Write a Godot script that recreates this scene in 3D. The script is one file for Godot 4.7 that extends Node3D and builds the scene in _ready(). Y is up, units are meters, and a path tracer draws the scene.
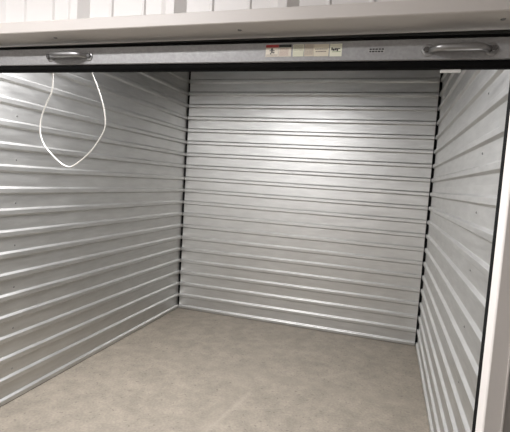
extends Node3D

# ------------------------------------------------------------------ measures
const P := 0.1524            # rib spacing of the wall sheets
const RIB0 := 0.1745         # height of the centre of the first whole rib
const W := 2.974             # room width, sheet face to sheet face
const TOP := 3.15            # underside of the ceiling
const OPEN_X0 := 0.065       # door opening
const OPEN_X1 := 2.909
const HEAD_Y := 2.324
const FRONT_Z := 3.47        # hallway face of the frame
const BAR_Z := 3.34          # front face of the door's bottom bar

var M := {}
var taken := {}
var rng := RandomNumberGenerator.new()

# ------------------------------------------------------------------ helpers
func numbered(called: String) -> String:
	if not taken.has(called):
		taken[called] = 0
		return called
	taken[called] += 1
	return "%s_%03d" % [called, taken[called]]

func tag(o: Node, label: String, category := "", group := "", kind := "") -> void:
	if label != "": o.set_meta("label", label)
	if category != "": o.set_meta("category", category)
	if group != "": o.set_meta("group", group)
	if kind != "": o.set_meta("kind", kind)

func base(called: String, at := Vector3.ZERO) -> Node3D:
	var o := Node3D.new()
	o.name = numbered(called)
	add_child(o)
	o.position = at
	return o

func put(mesh: Mesh, called: String, mat: Material, parent: Node, at := Vector3.ZERO, turn := Vector3.ZERO) -> MeshInstance3D:
	var o := MeshInstance3D.new()
	o.name = numbered(called) if parent == self else called
	o.mesh = mesh
	o.material_override = mat
	o.position = at
	o.rotation = turn
	o.cast_shadow = GeometryInstance3D.SHADOW_CASTING_SETTING_ON
	parent.add_child(o, true)
	return o

func quad(st: SurfaceTool, a: Vector3, b: Vector3, c: Vector3, d: Vector3, uvs := []) -> void:
	# a b c d run counter-clockwise as seen from the front
	var pts := [a, d, c, a, c, b]
	var ix := [0, 3, 2, 0, 2, 1]
	for i in 6:
		if uvs.size() == 4: st.set_uv(uvs[ix[i]])
		st.add_vertex(pts[i])

func finish(st: SurfaceTool, tangents := false) -> ArrayMesh:
	st.generate_normals()
	if tangents: st.generate_tangents()
	return st.commit()

# a box with chamfered edges, UVs in metres
func bevel_box(s: Vector3, ch := 0.002) -> ArrayMesh:
	var st := SurfaceTool.new()
	st.begin(Mesh.PRIMITIVE_TRIANGLES)
	st.set_smooth_group(-1)
	var h := s / 2
	var c := minf(ch, minf(h.x, minf(h.y, h.z)) * 0.9)
	var ax := [Vector3(1, 0, 0), Vector3(0, 1, 0), Vector3(0, 0, 1)]
	for i in 3:
		var j := (i + 1) % 3
		var k := (i + 2) % 3
		for sg in [-1.0, 1.0]:
			var n: Vector3 = ax[i] * sg * h[i]
			var u: Vector3 = ax[j] * (h[j] - c)
			var v: Vector3 = ax[k] * (h[k] - c)
			var uv := [Vector2(0, 0), Vector2(2 * h[j], 0), Vector2(2 * h[j], 2 * h[k]), Vector2(0, 2 * h[k])]
			if sg > 0: quad(st, n - u - v, n + u - v, n + u + v, n - u + v, uv)
			else: quad(st, n - u - v, n - u + v, n + u + v, n + u - v, [uv[0], uv[3], uv[2], uv[1]])
	var uvz := [Vector2.ZERO, Vector2(0.01, 0), Vector2(0.01, 0.01), Vector2(0, 0.01)]
	for i in 3:
		var j := (i + 1) % 3
		var k := (i + 2) % 3
		for sj in [-1.0, 1.0]:
			for sk in [-1.0, 1.0]:
				var e: Vector3 = ax[i] * (h[i] - c)
				var p: Vector3 = ax[j] * sj * h[j] + ax[k] * sk * (h[k] - c)
				var q: Vector3 = ax[j] * sj * (h[j] - c) + ax[k] * sk * h[k]
				if sj * sk > 0: quad(st, p - e, p + e, q + e, q - e, uvz)
				else: quad(st, p + e, p - e, q - e, q + e, uvz)
	for sx in [-1.0, 1.0]:
		for sy in [-1.0, 1.0]:
			for sz in [-1.0, 1.0]:
				var a := Vector3(sx * h.x, sy * (h.y - c), sz * (h.z - c))
				var b := Vector3(sx * (h.x - c), sy * h.y, sz * (h.z - c))
				var d := Vector3(sx * (h.x - c), sy * (h.y - c), sz * h.z)
				var tri := [a, d, b] if sx * sy * sz > 0 else [a, b, d]
				for v in tri:
					st.set_uv(Vector2.ZERO)
					st.add_vertex(v)
	return finish(st)

# span: two opposite corners of a box
func span(a: Vector3, b: Vector3, called: String, mat: Material, parent: Node, ch := 0.002) -> MeshInstance3D:
	return put(bevel_box((b - a).abs(), ch), called, mat, parent, (a + b) / 2)

# extrude an outline (x = out of the face, y = up) along local +X by length; the back is closed at depth `back`
func ribbed_mesh(outline: PackedVector2Array, length: float, back: float, u0 := 0.0) -> ArrayMesh:
	var st := SurfaceTool.new()
	st.begin(Mesh.PRIMITIVE_TRIANGLES)
	st.set_smooth_group(-1)
	var run := 0.0
	var n := outline.size()
	for i in n - 1:
		var a := outline[i]
		var b := outline[i + 1]
		var l := a.distance_to(b)
		quad(st, Vector3(0, a.y, a.x), Vector3(length, a.y, a.x), Vector3(length, b.y, b.x), Vector3(0, b.y, b.x),
			[Vector2(u0, -run), Vector2(u0 + length, -run), Vector2(u0 + length, -run - l), Vector2(u0, -run - l)])
		run += l
		# end faces and back
		for e in [0.0, length]:
			var q := [Vector3(e, a.y, back), Vector3(e, a.y, a.x), Vector3(e, b.y, b.x), Vector3(e, b.y, back)]
			if e == 0.0: quad(st, q[0], q[1], q[2], q[3], [Vector2(0, 0), Vector2(0.02, 0), Vector2(0.02, l), Vector2(0, l)])
			else: quad(st, q[1], q[0], q[3], q[2], [Vector2(0, 0), Vector2(0.02, 0), Vector2(0.02, l), Vector2(0, l)])
	var y0 := outline[0].y
	var y1 := outline[n - 1].y
	quad(st, Vector3(length, y0, back), Vector3(0, y0, back), Vector3(0, y1, back), Vector3(length, y1, back), [Vector2(0, 0), Vector2(length, 0), Vector2(length, y1 - y0), Vector2(0, y1 - y0)])
	quad(st, Vector3(0, y0, back), Vector3(length, y0, back), Vector3(length, y0, outline[0].x), Vector3(0, y0, outline[0].x), [Vector2(0, 0), Vector2(length, 0), Vector2(length, 0.02), Vector2(0, 0.02)])
	quad(st, Vector3(0, y1, outline[n - 1].x), Vector3(length, y1, outline[n - 1].x), Vector3(length, y1, back), Vector3(0, y1, back), [Vector2(0, 0), Vector2(length, 0), Vector2(length, 0.02), Vector2(0, 0.02)])
	return finish(st, true)

# outline of a wall sheet between two heights: flat pans, narrow trapezoid ribs standing proud
func sheet_outline(y0: float, y1: float) -> PackedVector2Array:
	var o := PackedVector2Array()
	var shape := [[-0.0280, 0.0], [-0.0258, 0.0016], [-0.0160, 0.0174], [-0.0136, 0.0190], [0.0136, 0.0190], [0.0160, 0.0174], [0.0258, 0.0016], [0.0280, 0.0]]
	var pts := []
	for j in range(-2, 24):
		for s in shape: pts.append(Vector2(s[1], RIB0 + j * P + s[0]))
	for i in pts.size() - 1:
		var a: Vector2 = pts[i]
		var b: Vector2 = pts[i + 1]
		if b.y <= y0 or a.y >= y1: continue
		if o.is_empty():
			o.append(a.lerp(b, clampf((y0 - a.y) / (b.y - a.y), 0, 1)))
		o.append(a.lerp(b, clampf((y1 - a.y) / (b.y - a.y), 0, 1)))
	return o

# tube along a path, with a radius for each point
func tube(path: Array, radii: Array, sides := 10, squash := 1.0) -> ArrayMesh:
	var st := SurfaceTool.new()
	st.begin(Mesh.PRIMITIVE_TRIANGLES)
	st.set_smooth_group(0)
	var rings := []
	var up := Vector3.UP
	for i in path.size():
		var t: Vector3 = (path[mini(i + 1, path.size() - 1)] - path[maxi(i - 1, 0)]).normalized()
		var s := t.cross(up)
		if s.length() < 0.05: s = t.cross(Vector3.RIGHT)
		s = s.normalized()
		var n := s.cross(t).normalized()
		up = n
		var ring := []
		for k in sides:
			var an := TAU * k / sides
			ring.append(path[i] + (s * cos(an) + n * sin(an) * squash) * radii[i])
		rings.append(ring)
	for i in rings.size() - 1:
		for k in sides:
			var k2 := (k + 1) % sides
			quad(st, rings[i][k], rings[i][k2], rings[i + 1][k2], rings[i + 1][k])
	for e in [0, rings.size() - 1]:
		for k in sides:
			var k2 := (k + 1) % sides
			var c: Vector3 = path[e]
			var tri := [c, rings[e][k], rings[e][k2]] if e == 0 else [c, rings[e][k2], rings[e][k]]
			for v in tri: st.add_vertex(v)
	return finish(st)

# turned shape about local +Z; profile points are (radius, z)
func lathe(profile: Array, sides := 20) -> ArrayMesh:
	var st := SurfaceTool.new()
	st.begin(Mesh.PRIMITIVE_TRIANGLES)
	st.set_smooth_group(-1)
	for i in profile.size() - 1:
		var a: Vector2 = profile[i]
		var b: Vector2 = profile[i + 1]
		for k in sides:
			var t0 := TAU * k / sides
			var t1 := TAU * (k + 1) / sides
			quad(st, Vector3(cos(t0) * a.x, sin(t0) * a.x, a.y), Vector3(cos(t1) * a.x, sin(t1) * a.x, a.y),
				Vector3(cos(t1) * b.x, sin(t1) * b.x, b.y), Vector3(cos(t0) * b.x, sin(t0) * b.x, b.y))
	return finish(st)

# ------------------------------------------------------------------ materials
func noise_image(size: int, freq: float, octaves: int, sd: int, kind := FastNoiseLite.TYPE_SIMPLEX_SMOOTH) -> Image:
	var n := FastNoiseLite.new()
	n.seed = sd
	n.noise_type = kind
	n.frequency = freq
	n.fractal_type = FastNoiseLite.FRACTAL_FBM
	n.fractal_octaves = octaves
	var im := n.get_seamless_image(size, size)
	im.convert(Image.FORMAT_RGBA8)
	return im

func tex(im: Image) -> ImageTexture:
	im.generate_mipmaps()
	return ImageTexture.create_from_image(im)

func ramped(im: Image, lo: Color, hi: Color) -> Image:
	var o := Image.create(im.get_width(), im.get_height(), false, Image.FORMAT_RGBA8)
	for y in im.get_height():
		for x in im.get_width():
			o.set_pixel(x, y, lo.lerp(hi, im.get_pixel(x, y).r))
	return o

func metal(color: Color, metallic: float, rough: float) -> StandardMaterial3D:
	var m := StandardMaterial3D.new()
	m.albedo_color = color
	m.metallic = metallic
	m.roughness = rough
	return m

func sheet_material(tint: Color, shift: Vector3) -> StandardMaterial3D:
	var m := metal(tint, 1.0, 1.0)
	m.albedo_texture = M.sheet_albedo
	m.roughness_texture = M.sheet_rough
	m.roughness_texture_channel = BaseMaterial3D.TEXTURE_CHANNEL_RED
	m.normal_enabled = true
	m.normal_texture = M.sheet_normal
	m.normal_scale = 0.07
	m.uv1_scale = Vector3(0.35, 2.2, 1)
	m.uv1_offset = shift
	return m

# concrete: one even colour with seamless grain of three sizes, small pits and chalky scuffs
func floor_image() -> Image:
	var s := 1024
	var cloudy := noise_image(s, 0.008, 4, 11)
	var mottled := noise_image(s, 0.02, 4, 12)
	var grainy := noise_image(s, 0.10, 3, 13)
	var pitted := noise_image(s, 0.055, 2, 14)
	var concrete := Color(0.485, 0.455, 0.41)
	var o := Image.create(s, s, false, Image.FORMAT_RGBA8)
	for v in s:
		for u in s:
			var grain := (cloudy.get_pixel(u, v).r + mottled.get_pixel(u, v).r + 1.3 * grainy.get_pixel(u, v).r) / 3.3 - 0.5
			var c := concrete * (1.0 + 0.42 * grain)
			if pitted.get_pixel(u, v).r < 0.17: c = c * 0.82
			c.a = 1.0
			o.set_pixel(u, v, c)
	# chalky scuffs: [x0, z0, x1, z1, width] in metres
	var chalk := Color(0.56, 0.53, 0.485)
	for k in [[1.47, 2.50, 1.59, 1.78, 0.034], [1.55, 2.10, 1.90, 1.92, 0.012], [2.05, 1.32, 2.30, 1.05, 0.012], [1.20, 0.66, 1.32, 0.60, 0.03], [0.60, 1.30, 0.95, 1.22, 0.012]]:
		var a := Vector2(k[0], k[1]) * 0.38 * s
		var b := Vector2(k[2], k[3]) * 0.38 * s
		var wd: float = k[4] * 0.38 * s
		for i in int(a.distance_to(b)) * 2:
			var c0 := a.lerp(b, float(i) / (a.distance_to(b) * 2.0))
			for d in range(-int(wd), int(wd) + 1):
				var px := posmod(int(c0.x + d * 0.6), s)
				var py := posmod(int(c0.y + d * 0.8), s)
				if grainy.get_pixel(px, py).r + 0.25 * absf(d) / wd < 0.55:
					o.set_pixel(px, py, o.get_pixel(px, py).lerp(chalk, 0.3))
	return o

func make_materials() -> void:
	var spangle := noise_image(512, 0.02, 4, 3)
	M.sheet_albedo = tex(ramped(spangle, Color(0.94, 0.94, 0.94), Color(1, 1, 1)))
	M.sheet_rough = tex(ramped(noise_image(512, 0.012, 4, 4), Color(0.41, 0.41, 0.41), Color(0.51, 0.51, 0.51)))
	var bump := noise_image(512, 0.012, 3, 5)
	bump.bump_map_to_normal_map(6.0)
	M.sheet_normal = tex(bump)
	M.sheets = []
	for k in 3:
		var g: float = [0.80, 0.81, 0.79][k]
		M.sheets.append(sheet_material(Color(g, g * 0.998, g * 0.985), Vector3(0.31 * k, 0.17 * k, 0)))
	M.white_paint = metal(Color(0.87, 0.86, 0.85), 0.0, 0.42)
	M.trim_paint = metal(Color(0.82, 0.80, 0.78), 0.0, 0.45)
	var galv := metal(Color(0.65, 0.65, 0.65), 0.35, 1.0)
	galv.albedo_texture = tex(ramped(noise_image(256, 0.05, 3, 21), Color(0.90, 0.90, 0.90), Color(1, 1, 1)))
	galv.roughness_texture = tex(ramped(noise_image(256, 0.03, 3, 22), Color(0.52, 0.52, 0.52), Color(0.66, 0.66, 0.66)))
	galv.uv1_scale = Vector3(4, 4, 1)
	M.galvanised = galv
	M.header_steel = metal(Color(0.80, 0.785, 0.765), 0.0, 0.5)
	M.deck = metal(Color(0.20, 0.20, 0.20), 0.0, 0.7)
	M.curtain = metal(Color(0.42, 0.42, 0.41), 0.4, 0.5)
	M.handle = metal(Color(0.62, 0.62, 0.62), 0.9, 0.38)
	M.bolt = metal(Color(0.50, 0.50, 0.50), 0.9, 0.25)
	M.screw = metal(Color(0.55, 0.55, 0.54), 0.8, 0.4)
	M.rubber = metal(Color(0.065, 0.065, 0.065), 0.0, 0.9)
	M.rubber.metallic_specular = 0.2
	M.stud = metal(Color(0.09, 0.09, 0.09), 0.0, 0.8)  # near black, so the open wall corner gaps show as shade
	M.cord = metal(Color(0.93, 0.92, 0.89), 0.0, 0.7)
	M.housing = metal(Color(0.90, 0.90, 0.89), 0.0, 0.5)
	var fl := StandardMaterial3D.new()
	fl.albedo_texture = tex(floor_image())
	fl.roughness = 0.62
	fl.uv1_scale = Vector3(0.38, 0.38, 1)
	var fb := noise_image(512, 0.03, 4, 31)
	fb.bump_map_to_normal_map(3.0)
	fl.normal_enabled = true
	fl.normal_texture = tex(fb)
	fl.normal_scale = 0.25
	M.concrete = fl
	var gl := metal(Color(1, 1, 1), 0.0, 0.4)
	gl.emission_enabled = true
	gl.emission = Color(1.0, 0.98, 0.94)
	gl.emission_energy_multiplier = 1.5
	M.diffuser = gl

# ------------------------------------------------------------------ builders
# a strip light hanging from a ceiling, glowing face down, with its own area light
func strip_light(at: Vector3, length: float, width: float, energy: float, color: Color, along_x: bool, label: String) -> void:
	var t := base("ceiling_light", at)
	if not along_x: t.rotation.y = PI / 2
	tag(t, label, "ceiling light")
	put(bevel_box(Vector3(length + 0.04, 0.05, width + 0.03), 0.006), "housing", M.housing, t, Vector3(0, 0.045, 0))
	put(bevel_box(Vector3(length, 0.02, width), 0.006), "diffuser", M.diffuser, t, Vector3(0, 0.012, 0))
	for s in [-1.0, 1.0]:
		put(bevel_box(Vector3(0.02, 0.06, width + 0.034), 0.004), "end_cap", M.housing, t, Vector3(s * (length / 2 + 0.03), 0.04, 0))
	for sk in [-1.0, 1.0]:
		put(bevel_box(Vector3(length + 0.04, 0.044, 0.008), 0.002), "added_light_shield", M.housing, t, Vector3(0, 0.0, sk * (width / 2 + 0.012)))  # unseen, added to cut the lamp off the upper walls
	var l := AreaLight3D.new()
	l.name = "lamp"
	l.area_size = Vector2(length, width)
	l.area_normalize_energy = true
	l.light_energy = energy
	l.light_color = color
	l.area_range = 20.0
	l.area_attenuation = 2.0
	l.shadow_enabled = true
	l.rotation.x = -PI / 2
	l.position = Vector3(0, -0.006, 0)
	t.add_child(l)

# a wall of horizontal ribbed sheets; local x runs along the wall, local z comes into the room
func ribbed_wall(called: String, length: float, at: Vector3, turn: float, label: String, screws: Array) -> void:
	var t := base(called, at)
	t.rotation.y = turn
	tag(t, label, "wall", "", "structure")
	var joints := [0.004, RIB0 + 4.5 * P, RIB0 + 10.5 * P, RIB0 + 16.5 * P, TOP]
	for k in 4:
		put(ribbed_mesh(sheet_outline(joints[k], joints[k + 1]), length, -0.008, 0.37 * k), "metal_sheet", M.sheets[k % 3], t)
	put(bevel_box(Vector3(length, TOP, 0.04)), "backing", M.stud, t, Vector3(length / 2, TOP / 2, -0.030))
	var head := lathe([Vector2(0.008, 0), Vector2(0.0075, 0.0012), Vector2(0.0048, 0.0016), Vector2(0.0045, 0.0045), Vector2(0.0, 0.005)], 8)
	for s in screws:
		put(head, "screw", M.screw, t, Vector3(s.x, s.y, 0.0))

func text_label(w_px: int, h_px: int, paper: Color, marks: Array) -> StandardMaterial3D:
	# marks: [kind, x0, y0, x1, y1, colour]; "block" fills, "lines" rows of small print, "line" one row
	var im := Image.create(w_px, h_px, false, Image.FORMAT_RGBA8)
	im.fill(paper)
	for m in marks:
		var r := Rect2i(int(m[1] * w_px), int(m[2] * h_px), int((m[3] - m[1]) * w_px), int((m[4] - m[2]) * h_px))
		if m[0] == "block":
			im.fill_rect(r, m[5])
		elif m[0] == "ball":
			for y in range(r.position.y, r.end.y):
				for x in range(r.position.x, r.end.x):
					var d := (Vector2(x, y) - Vector2(r.get_center())) / (Vector2(r.size) * 0.5)
					if d.length() < 1.0: im.set_pixel(clampi(x, 0, w_px - 1), clampi(y, 0, h_px - 1), m[5])
		else:
			var step := 9 if m[0] == "lines" else r.size.y + 1
			var thick := 4 if m[0] == "lines" else r.size.y
			var y := r.position.y
			while y + thick <= r.end.y:
				var x := r.position.x
				while x < r.end.x:
					var l := rng.randi_range(3, 7) * maxi(1, thick / 4)
					im.fill_rect(Rect2i(x, y, mini(l, r.end.x - x), thick), m[5])
					x += l + 2 * maxi(1, thick / 5)
				y += step
	var mt := StandardMaterial3D.new()
	mt.albedo_texture = tex(im)
	mt.roughness = 0.5
	return mt

func sticker(parent: Node, x0: float, x1: float, y0: float, y1: float, mat: Material, label: String) -> void:
	var st := SurfaceTool.new()
	st.begin(Mesh.PRIMITIVE_TRIANGLES)
	st.set_smooth_group(-1)
	var w := (x1 - x0) / 2
	var h := (y1 - y0) / 2
	var d := 0.0006
	quad(st, Vector3(-w, -h, d), Vector3(w, -h, d), Vector3(w, h, d), Vector3(-w, h, d), [Vector2(0, 1), Vector2(1, 1), Vector2(1, 0), Vector2(0, 0)])
	var e := [Vector2(-w, -h), Vector2(w, -h), Vector2(w, h), Vector2(-w, h)]
	for i in 4:
		var a: Vector2 = e[i]
		var b: Vector2 = e[(i + 1) % 4]
		quad(st, Vector3(a.x, a.y, 0), Vector3(b.x, b.y, 0), Vector3(b.x, b.y, d), Vector3(a.x, a.y, d), [Vector2.ZERO, Vector2.ZERO, Vector2.ZERO, Vector2.ZERO])
	var o := put(finish(st), "sticker", mat, parent, Vector3((x0 + x1) / 2, (y0 + y1) / 2, BAR_Z + 0.0004))
	tag(o, label)

func door_handle(parent: Node, xa: float, xb: float, y: float) -> void:
	var h := Node3D.new()
	h.name = "handle"
	parent.add_child(h, true)
	h.position = Vector3((xa + xb) / 2, y, BAR_Z)
	tag(h, "steel pull handle with round bolted feet")
	var L := (xb - xa) / 2
	# bent grip: leaves each foot, rises, runs level
	var path := []
	var rad := []
	var half := [[L - 0.008, 0.003, 0.013], [L - 0.018, 0.010, 0.0125], [L - 0.026, 0.022, 0.012], [L - 0.034, 0.031, 0.0125], [L - 0.046, 0.035, 0.0135], [L * 0.35, 0.036, 0.0145]]
	for p in half:
		path.append(Vector3(-p[0], 0, p[1]))
		rad.append(p[2])
	for i in range(half.size() - 1, -1, -1):
		path.append(Vector3(half[i][0], 0, half[i][1]))
		rad.append(half[i][2])
	put(tube(path, rad, 14, 1.0), "grip", M.handle, h)
	for s in [-1.0, 1.0]:
		put(lathe([Vector2(0.0225, 0), Vector2(0.0225, 0.002), Vector2(0.020, 0.0045), Vector2(0.014, 0.0055), Vector2(0, 0.0055)], 24), "foot_plate", M.handle, h, Vector3(s * L, 0, 0))
		put(lathe([Vector2(0.0115, 0.005), Vector2(0.0115, 0.012), Vector2(0.0095, 0.014), Vector2(0, 0.014)], 6), "bolt", M.bolt, h, Vector3(s * (L + 0.006), 0, 0.001))

# ------------------------------------------------------------------ scene
func _ready() -> void:
	rng.seed = 77
	# ---- camera
	var cam := Camera3D.new()
	cam.name = "camera"
	cam.position = Vector3(2.5315, 1.7210, 5.0935)
	cam.rotation_degrees = Vector3(-4.581, 16.890, 3.6775)
	cam.fov = 52.80
	cam.near = 0.02
	add_child(cam)
	cam.current = true
	# ---- environment and exposure
	var env := Environment.new()
	env.background_mode = Environment.BG_COLOR
	env.background_color = Color(0.02, 0.02, 0.02)
	env.tonemap_mode = Environment.TONE_MAPPER_LINEAR
	env.tonemap_exposure = 1.0
	env.sdfgi_enabled = true
	env.ssao_enabled = true
	env.ssil_enabled = true
	var we := WorldEnvironment.new()
	we.name = "world_environment"
	we.environment = env
	add_child(we)
	make_materials()
	# ---- lights: a strip light under the unit's ceiling, another in the hallway
	strip_light(Vector3(1.10, 3.04, 2.70), 1.20, 0.16, 16.8, Color(0.995, 0.99, 1.0), true, "strip light under the storage unit ceiling")
	strip_light(Vector3(0.78, 3.05, 4.85), 1.20, 0.16, 8.0, Color(0.99, 0.98, 0.985), true, "strip light under the hallway ceiling")

	# ---- floor, ceilings, hallway shell
	var fl := base("floor")
	tag(fl, "beige grey concrete floor with stains and scuffs", "floor", "", "structure")
	var st := SurfaceTool.new()
	st.begin(Mesh.PRIMITIVE_TRIANGLES)
	st.set_smooth_group(-1)
	quad(st, Vector3(-6.0, 0, 6.6), Vector3(9.0, 0, 6.6), Vector3(9.0, 0, -0.2), Vector3(-6.0, 0, -0.2), [Vector2(-6.0, 6.6), Vector2(9.0, 6.6), Vector2(9.0, -0.2), Vector2(-6.0, -0.2)])
	quad(st, Vector3(-6.0, -0.1, -0.2), Vector3(9.0, -0.1, -0.2), Vector3(9.0, -0.1, 6.6), Vector3(-6.0, -0.1, 6.6), [Vector2(0, 0), Vector2(8, 0), Vector2(8, 6), Vector2(0, 6)])
	put(finish(st, true), "slab", M.concrete, fl)
	var cl := base("ceiling")
	tag(cl, "grey metal ceiling over the storage unit and hallway", "ceiling", "", "structure")
	span(Vector3(-9.0, TOP, -0.2), Vector3(9.0, TOP + 0.1, FRONT_Z - 0.05), "unit_panel", M.deck, cl)
	span(Vector3(-9.0, TOP, FRONT_Z - 0.05), Vector3(9.0, TOP + 0.1, 6.6), "hallway_panel", M.white_paint, cl)
	var hw := base("wall_hallway")
	tag(hw, "white painted metal wall across the hallway", "wall", "", "structure")
	span(Vector3(-6.0, 0, 5.8), Vector3(9.0, TOP, 5.9), "panel", M.white_paint, hw)
	var h2 := base("wall_hallway_end")
	tag(h2, "white painted metal wall closing the hallway end", "wall", "hallway ends", "structure")
	span(Vector3(-6.1, 0, FRONT_Z - 0.05), Vector3(-9.0, TOP, 5.8), "panel", M.white_paint, h2)
	var h3 := base("wall_hallway_end")
	tag(h3, "white painted metal wall closing the hallway end", "wall", "hallway ends", "structure")
	span(Vector3(9.0, 0, FRONT_Z - 0.05), Vector3(9.1, TOP, 5.8), "panel", M.white_paint, h3)

	# ---- the three sheet metal walls
	var left_screws := []
	var right_screws := []
	for k in 9:
		left_screws.append(Vector2(3.40 - 2.655, 0.238 + k * 2 * P))
		right_screws.append(Vector2(2.59, 0.108 + k * 2 * P))
	ribbed_wall("wall_left", 3.38, Vector3(0, 0, 3.38), PI / 2, "ribbed galvanised metal side wall behind the hanging white cord", left_screws)
	ribbed_wall("wall_back", W - 0.051, Vector3(0.023, 0, 0), 0.0, "ribbed galvanised metal end wall facing the door opening, with bright glare", [])
	ribbed_wall("wall_right", 3.38, Vector3(W, 0, 0), -PI / 2, "ribbed galvanised metal side wall running up to the pale door jamb", right_screws)
	var n := 0
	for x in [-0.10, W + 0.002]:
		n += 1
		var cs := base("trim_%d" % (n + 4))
		tag(cs, "corner stud coloured near black as gap shade behind the ribbed wall sheets", "stud", "corner studs", "structure")
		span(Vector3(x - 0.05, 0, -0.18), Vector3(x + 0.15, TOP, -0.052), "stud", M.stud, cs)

	# ---- front wall: vertical ribbed white panels above and beside the opening
	var fw := base("wall_front")
	tag(fw, "white wall of vertical ribbed metal panels above the roll-up door", "wall", "", "structure")
	var period := 0.468
	var start := 1.173 - period * 15
	var prof := [[0.0, 0.0], [0.0, 0.0], [0.10, 0.0], [0.107, 0.006], [0.115, 0.006], [0.122, 0.0], [0.258, 0.0], [0.265, 0.006], [0.273, 0.006], [0.280, 0.0], [0.352, 0.0], [0.392, 0.032], [0.428, 0.032], [0.468, 0.0]]
	for k in 33:
		var x0 := start + period * k + 0.04
		if x0 > 8.9: break
		var over := x0 + period > OPEN_X0 - 0.06 and x0 < OPEN_X1 + 0.06
		var yb := HEAD_Y + 0.046 if over else 0.0
		if over and x0 + period > OPEN_X1 + 0.061:
			span(Vector3(OPEN_X1 + 0.061, 0, FRONT_Z - 0.040), Vector3(x0 + period - 0.001, yb, FRONT_Z - 0.034), "side_panel", M.white_paint, fw)
		if over and x0 < OPEN_X0 - 0.061:
			span(Vector3(x0, 0, FRONT_Z - 0.040), Vector3(OPEN_X0 - 0.061, yb, FRONT_Z - 0.034), "side_panel", M.white_paint, fw)
		var o := PackedVector2Array()
		for i in range(prof.size() - 1, 0, -1): o.append(Vector2(prof[i][1], -prof[i][0]))
		var pm := ribbed_mesh(o, TOP - yb, -0.006)
		# local x -> up, local y -> -x of the world: turn about z by 90 degrees
		put(pm, "ribbed_panel", M.white_paint, fw, Vector3(x0, yb, FRONT_Z - 0.034), Vector3(0, 0, PI / 2))
	span(Vector3(-6.0, 0, FRONT_Z - 0.11), Vector3(OPEN_X0 - 0.014, TOP, FRONT_Z - 0.042), "framing", M.stud, fw)
	span(Vector3(OPEN_X1 + 0.014, 0, FRONT_Z - 0.108), Vector3(9.0, TOP, FRONT_Z - 0.042), "framing", M.stud, fw)
	span(Vector3(OPEN_X0 - 0.014, HEAD_Y + 0.014, FRONT_Z - 0.10), Vector3(OPEN_X1 + 0.014, TOP, FRONT_Z - 0.042), "framing", M.stud, fw)

	# ---- header and jamb trims
	var hd := base("trim_1")
	tag(hd, "cream painted metal header trim over the door opening", "trim", "", "structure")
	span(Vector3(OPEN_X0 - 0.06, HEAD_Y, FRONT_Z - 0.010), Vector3(OPEN_X1 + 0.06, HEAD_Y + 0.05, FRONT_Z), "face", M.trim_paint, hd, 0.003)
	span(Vector3(OPEN_X0 - 0.012, HEAD_Y, 3.285), Vector3(OPEN_X1 + 0.012, HEAD_Y + 0.012, FRONT_Z - 0.0102), "soffit", M.header_steel, hd, 0.002)
	span(Vector3(OPEN_X0, HEAD_Y + 0.040, FRONT_Z - 0.034), Vector3(OPEN_X1, HEAD_Y + 0.05, FRONT_Z - 0.0102), "ledge", M.trim_paint, hd, 0.002)
	var sh := lathe([Vector2(0.009, 0), Vector2(0.0085, 0.002), Vector2(0.005, 0.004), Vector2(0, 0.0045)], 10)
	for x in [0.993, 1.90, 2.852]:
		put(sh, "screw", M.screw, hd, Vector3(x, HEAD_Y, 3.392), Vector3(PI / 2, 0, 0))
	n = 1
	for s in [1.0, -1.0]:
		n += 1
		var xe := OPEN_X1 if s > 0 else OPEN_X0
		var jb := base("trim_%d" % n)
		tag(jb, "pale painted metal jamb with black guide strip at the end of the %s" % ("side wall without cord" if s > 0 else "side wall behind the cord"), "trim", "", "structure")
		span(Vector3(xe, 0, FRONT_Z - 0.108), Vector3(xe + s * 0.012, HEAD_Y - 0.001, FRONT_Z - 0.0102), "side_return", M.trim_paint, jb, 0.003)
		span(Vector3(xe, 0, FRONT_Z - 0.010), Vector3(xe + s * 0.060, HEAD_Y - 0.001, FRONT_Z), "face", M.trim_paint, jb, 0.003)
		span(Vector3(xe + s * 0.052, 0, FRONT_Z + 0.0002), Vector3(xe + s * 0.060, HEAD_Y - 0.001, FRONT_Z + 0.007), "lip", M.trim_paint, jb, 0.002)
		var gd := span(Vector3(xe - s * 0.001, 0, 3.314), Vector3(xe + s * 0.030, 2.165, FRONT_Z - 0.1082), "guide_strip", M.rubber, jb, 0.002)
		tag(gd, "black door guide strip")

	# ---- the rolled-up door
	var door := base("door_1")
	tag(door, "galvanised roll-up door raised under the header, bottom bar with two handles", "door", "", "structure")
	var bx0 := OPEN_X0 + 0.004
	var bx1 := OPEN_X1 + 0.024
	span(Vector3(bx0, 2.209, 3.305), Vector3(bx1, 2.286, BAR_Z), "bottom_bar", M.galvanised, door, 0.003)
	tag(span(Vector3(bx0, 2.181, 3.296), Vector3(bx1, 2.2086, BAR_Z - 0.004), "rubber_seal", M.rubber, door, 0.008), "black rubber weather seal")
	tag(span(Vector3(bx0, 2.2863, 3.303), Vector3(bx1, 2.2985, BAR_Z - 0.003), "gap_shade_strip", M.rubber, door, 0.003), "added black strip standing in for shade along the bar top")  # black strip added as the shade in the gap under the header
	var co := PackedVector2Array()
	for k in 7:
		co.append(Vector2(0.0, 2.2865 + k * 0.07))
		co.append(Vector2(0.0, 2.2865 + k * 0.07 + 0.03))
		co.append(Vector2(0.012, 2.2865 + k * 0.07 + 0.04))
		co.append(Vector2(0.012, 2.2865 + k * 0.07 + 0.06))
	put(ribbed_mesh(co, bx1 - bx0 - 0.02, -0.003), "curtain", M.curtain, door, Vector3(bx0 + 0.01, 0, 3.236))
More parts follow.
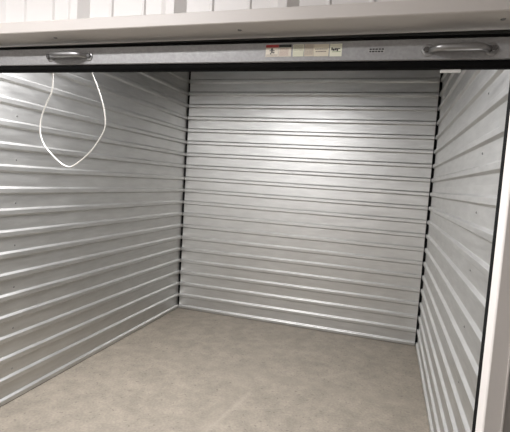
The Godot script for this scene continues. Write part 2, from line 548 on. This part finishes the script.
	put(lathe([Vector2(0, 0), Vector2(0.15, 0), Vector2(0.15, bx1 - bx0 - 0.06), Vector2(0, bx1 - bx0 - 0.06)], 32), "coil", M.curtain, door, Vector3(bx0 + 0.03, 2.80, 3.10), Vector3(0, PI / 2, 0))
	span(Vector3(2.675, 2.171, 3.300), Vector3(2.745, 2.1805, 3.320), "pale_strip", M.housing, door, 0.002)  # short pale strip below the seal, not an identified part
	door_handle(door, 0.922, 1.139, 2.246)
	door_handle(door, 2.623, 2.835, 2.243)
	# print on the bottom bar
	var paper := Color(0.86, 0.83, 0.77)
	var ink := Color(0.16, 0.15, 0.15)
	var faint := Color(0.50, 0.47, 0.43)
	sticker(door, 2.000, 2.054, 2.229, 2.277, text_label(108, 96, paper, [
		["block", 0, 0, 1, 0.24, Color(0.62, 0.14, 0.12)], ["ball", 0.40, 0.28, 0.58, 0.46, ink], ["block", 0.44, 0.42, 0.56, 0.70, ink],
		["block", 0.30, 0.46, 0.70, 0.54, ink], ["block", 0.36, 0.66, 0.46, 0.80, ink], ["block", 0.56, 0.62, 0.70, 0.72, ink], ["lines", 0.05, 0.82, 0.95, 0.99, faint]]), "warning sticker with red band and black figure")
	sticker(door, 2.055, 2.107, 2.229, 2.277, text_label(108, 96, paper, [
		["block", 0, 0, 1, 0.24, Color(0.13, 0.16, 0.13)], ["ball", 0.84, 0.0, 0.99, 0.24, Color(0.02, 0.02, 0.02)], ["lines", 0.08, 0.34, 0.80, 0.95, Color(0.60, 0.46, 0.43)]]), "sticker with black band and small print")
	sticker(door, 2.114, 2.158, 2.229, 2.276, text_label(96, 96, Color(0.84, 0.84, 0.75), [["lines", 0.08, 0.08, 0.92, 0.58, faint]]), "pale sticker with small print at its top")
	sticker(door, 2.161, 2.198, 2.229, 2.276, text_label(84, 96, Color(0.80, 0.76, 0.69), [["lines", 0.06, 0.06, 0.94, 0.92, faint]]), "sticker filled with small print")
	sticker(door, 2.199, 2.258, 2.228, 2.275, text_label(120, 96, Color(0.84, 0.81, 0.73), [["line", 0.08, 0.36, 0.92, 0.46, faint], ["line", 0.12, 0.56, 0.85, 0.66, faint]]), "pale sticker with two lines of print")
	sticker(door, 2.262, 2.309, 2.227, 2.275, text_label(96, 96, Color(0.88, 0.88, 0.80), [
		["block", 0.12, 0.30, 0.24, 0.52, ink], ["block", 0.24, 0.38, 0.40, 0.56, ink], ["block", 0.42, 0.34, 0.56, 0.54, ink], ["block", 0.58, 0.36, 0.70, 0.60, ink], ["block", 0.70, 0.36, 0.86, 0.44, ink], ["block", 0.2, 0.62, 0.9, 0.67, Color(0.45, 0.55, 0.35)]]), "cream sticker with bold black wordmark")
	sticker(door, 2.412, 2.469, 2.238, 2.255, text_label(160, 48, Color(0.66, 0.66, 0.65), [["line", 0.03, 0.08, 0.97, 0.42, ink], ["line", 0.03, 0.58, 0.97, 0.92, ink]]), "narrow printed label with two lines of dark text")

	# the raised door hangs a touch out of level
	door.position = Vector3(-2.24 * 0.005, 2.2 * 0.005, 0.0)
	door.rotation.z = -0.005

	# ---- white pull cord hanging in a loop from behind the door bar
	var pts := [[0.890, 2.260, 3.288], [0.886, 2.195, 3.286], [0.876, 2.111, 3.275], [0.835, 2.037, 3.27], [0.806, 1.971, 3.268], [0.799, 1.895, 3.265], [0.823, 1.840, 3.265], [0.855, 1.806, 3.265], [0.919, 1.758, 3.268], [0.975, 1.733, 3.27], [1.022, 1.743, 3.272], [1.109, 1.807, 3.275], [1.169, 1.882, 3.275], [1.195, 1.945, 3.275], [1.180, 2.040, 3.277], [1.142, 2.135, 3.28], [1.116, 2.193, 3.286], [1.110, 2.260, 3.288]]
	var cv := Curve3D.new()
	cv.bake_interval = 0.012
	for i in pts.size():
		var a := Vector3(pts[maxi(i - 1, 0)][0], pts[maxi(i - 1, 0)][1], pts[maxi(i - 1, 0)][2])
		var b := Vector3(pts[mini(i + 1, pts.size() - 1)][0], pts[mini(i + 1, pts.size() - 1)][1], pts[mini(i + 1, pts.size() - 1)][2])
		cv.add_point(Vector3(pts[i][0], pts[i][1], pts[i][2]), (a - b) / 6, (b - a) / 6)
	var path := []
	var rad := []
	for p in cv.get_baked_points():
		path.append(p)
		rad.append(0.0032)
	tag(put(tube(path, rad, 8), "pull_cord", M.cord, self), "thin white cord hanging in a loop below the raised door", "cord")
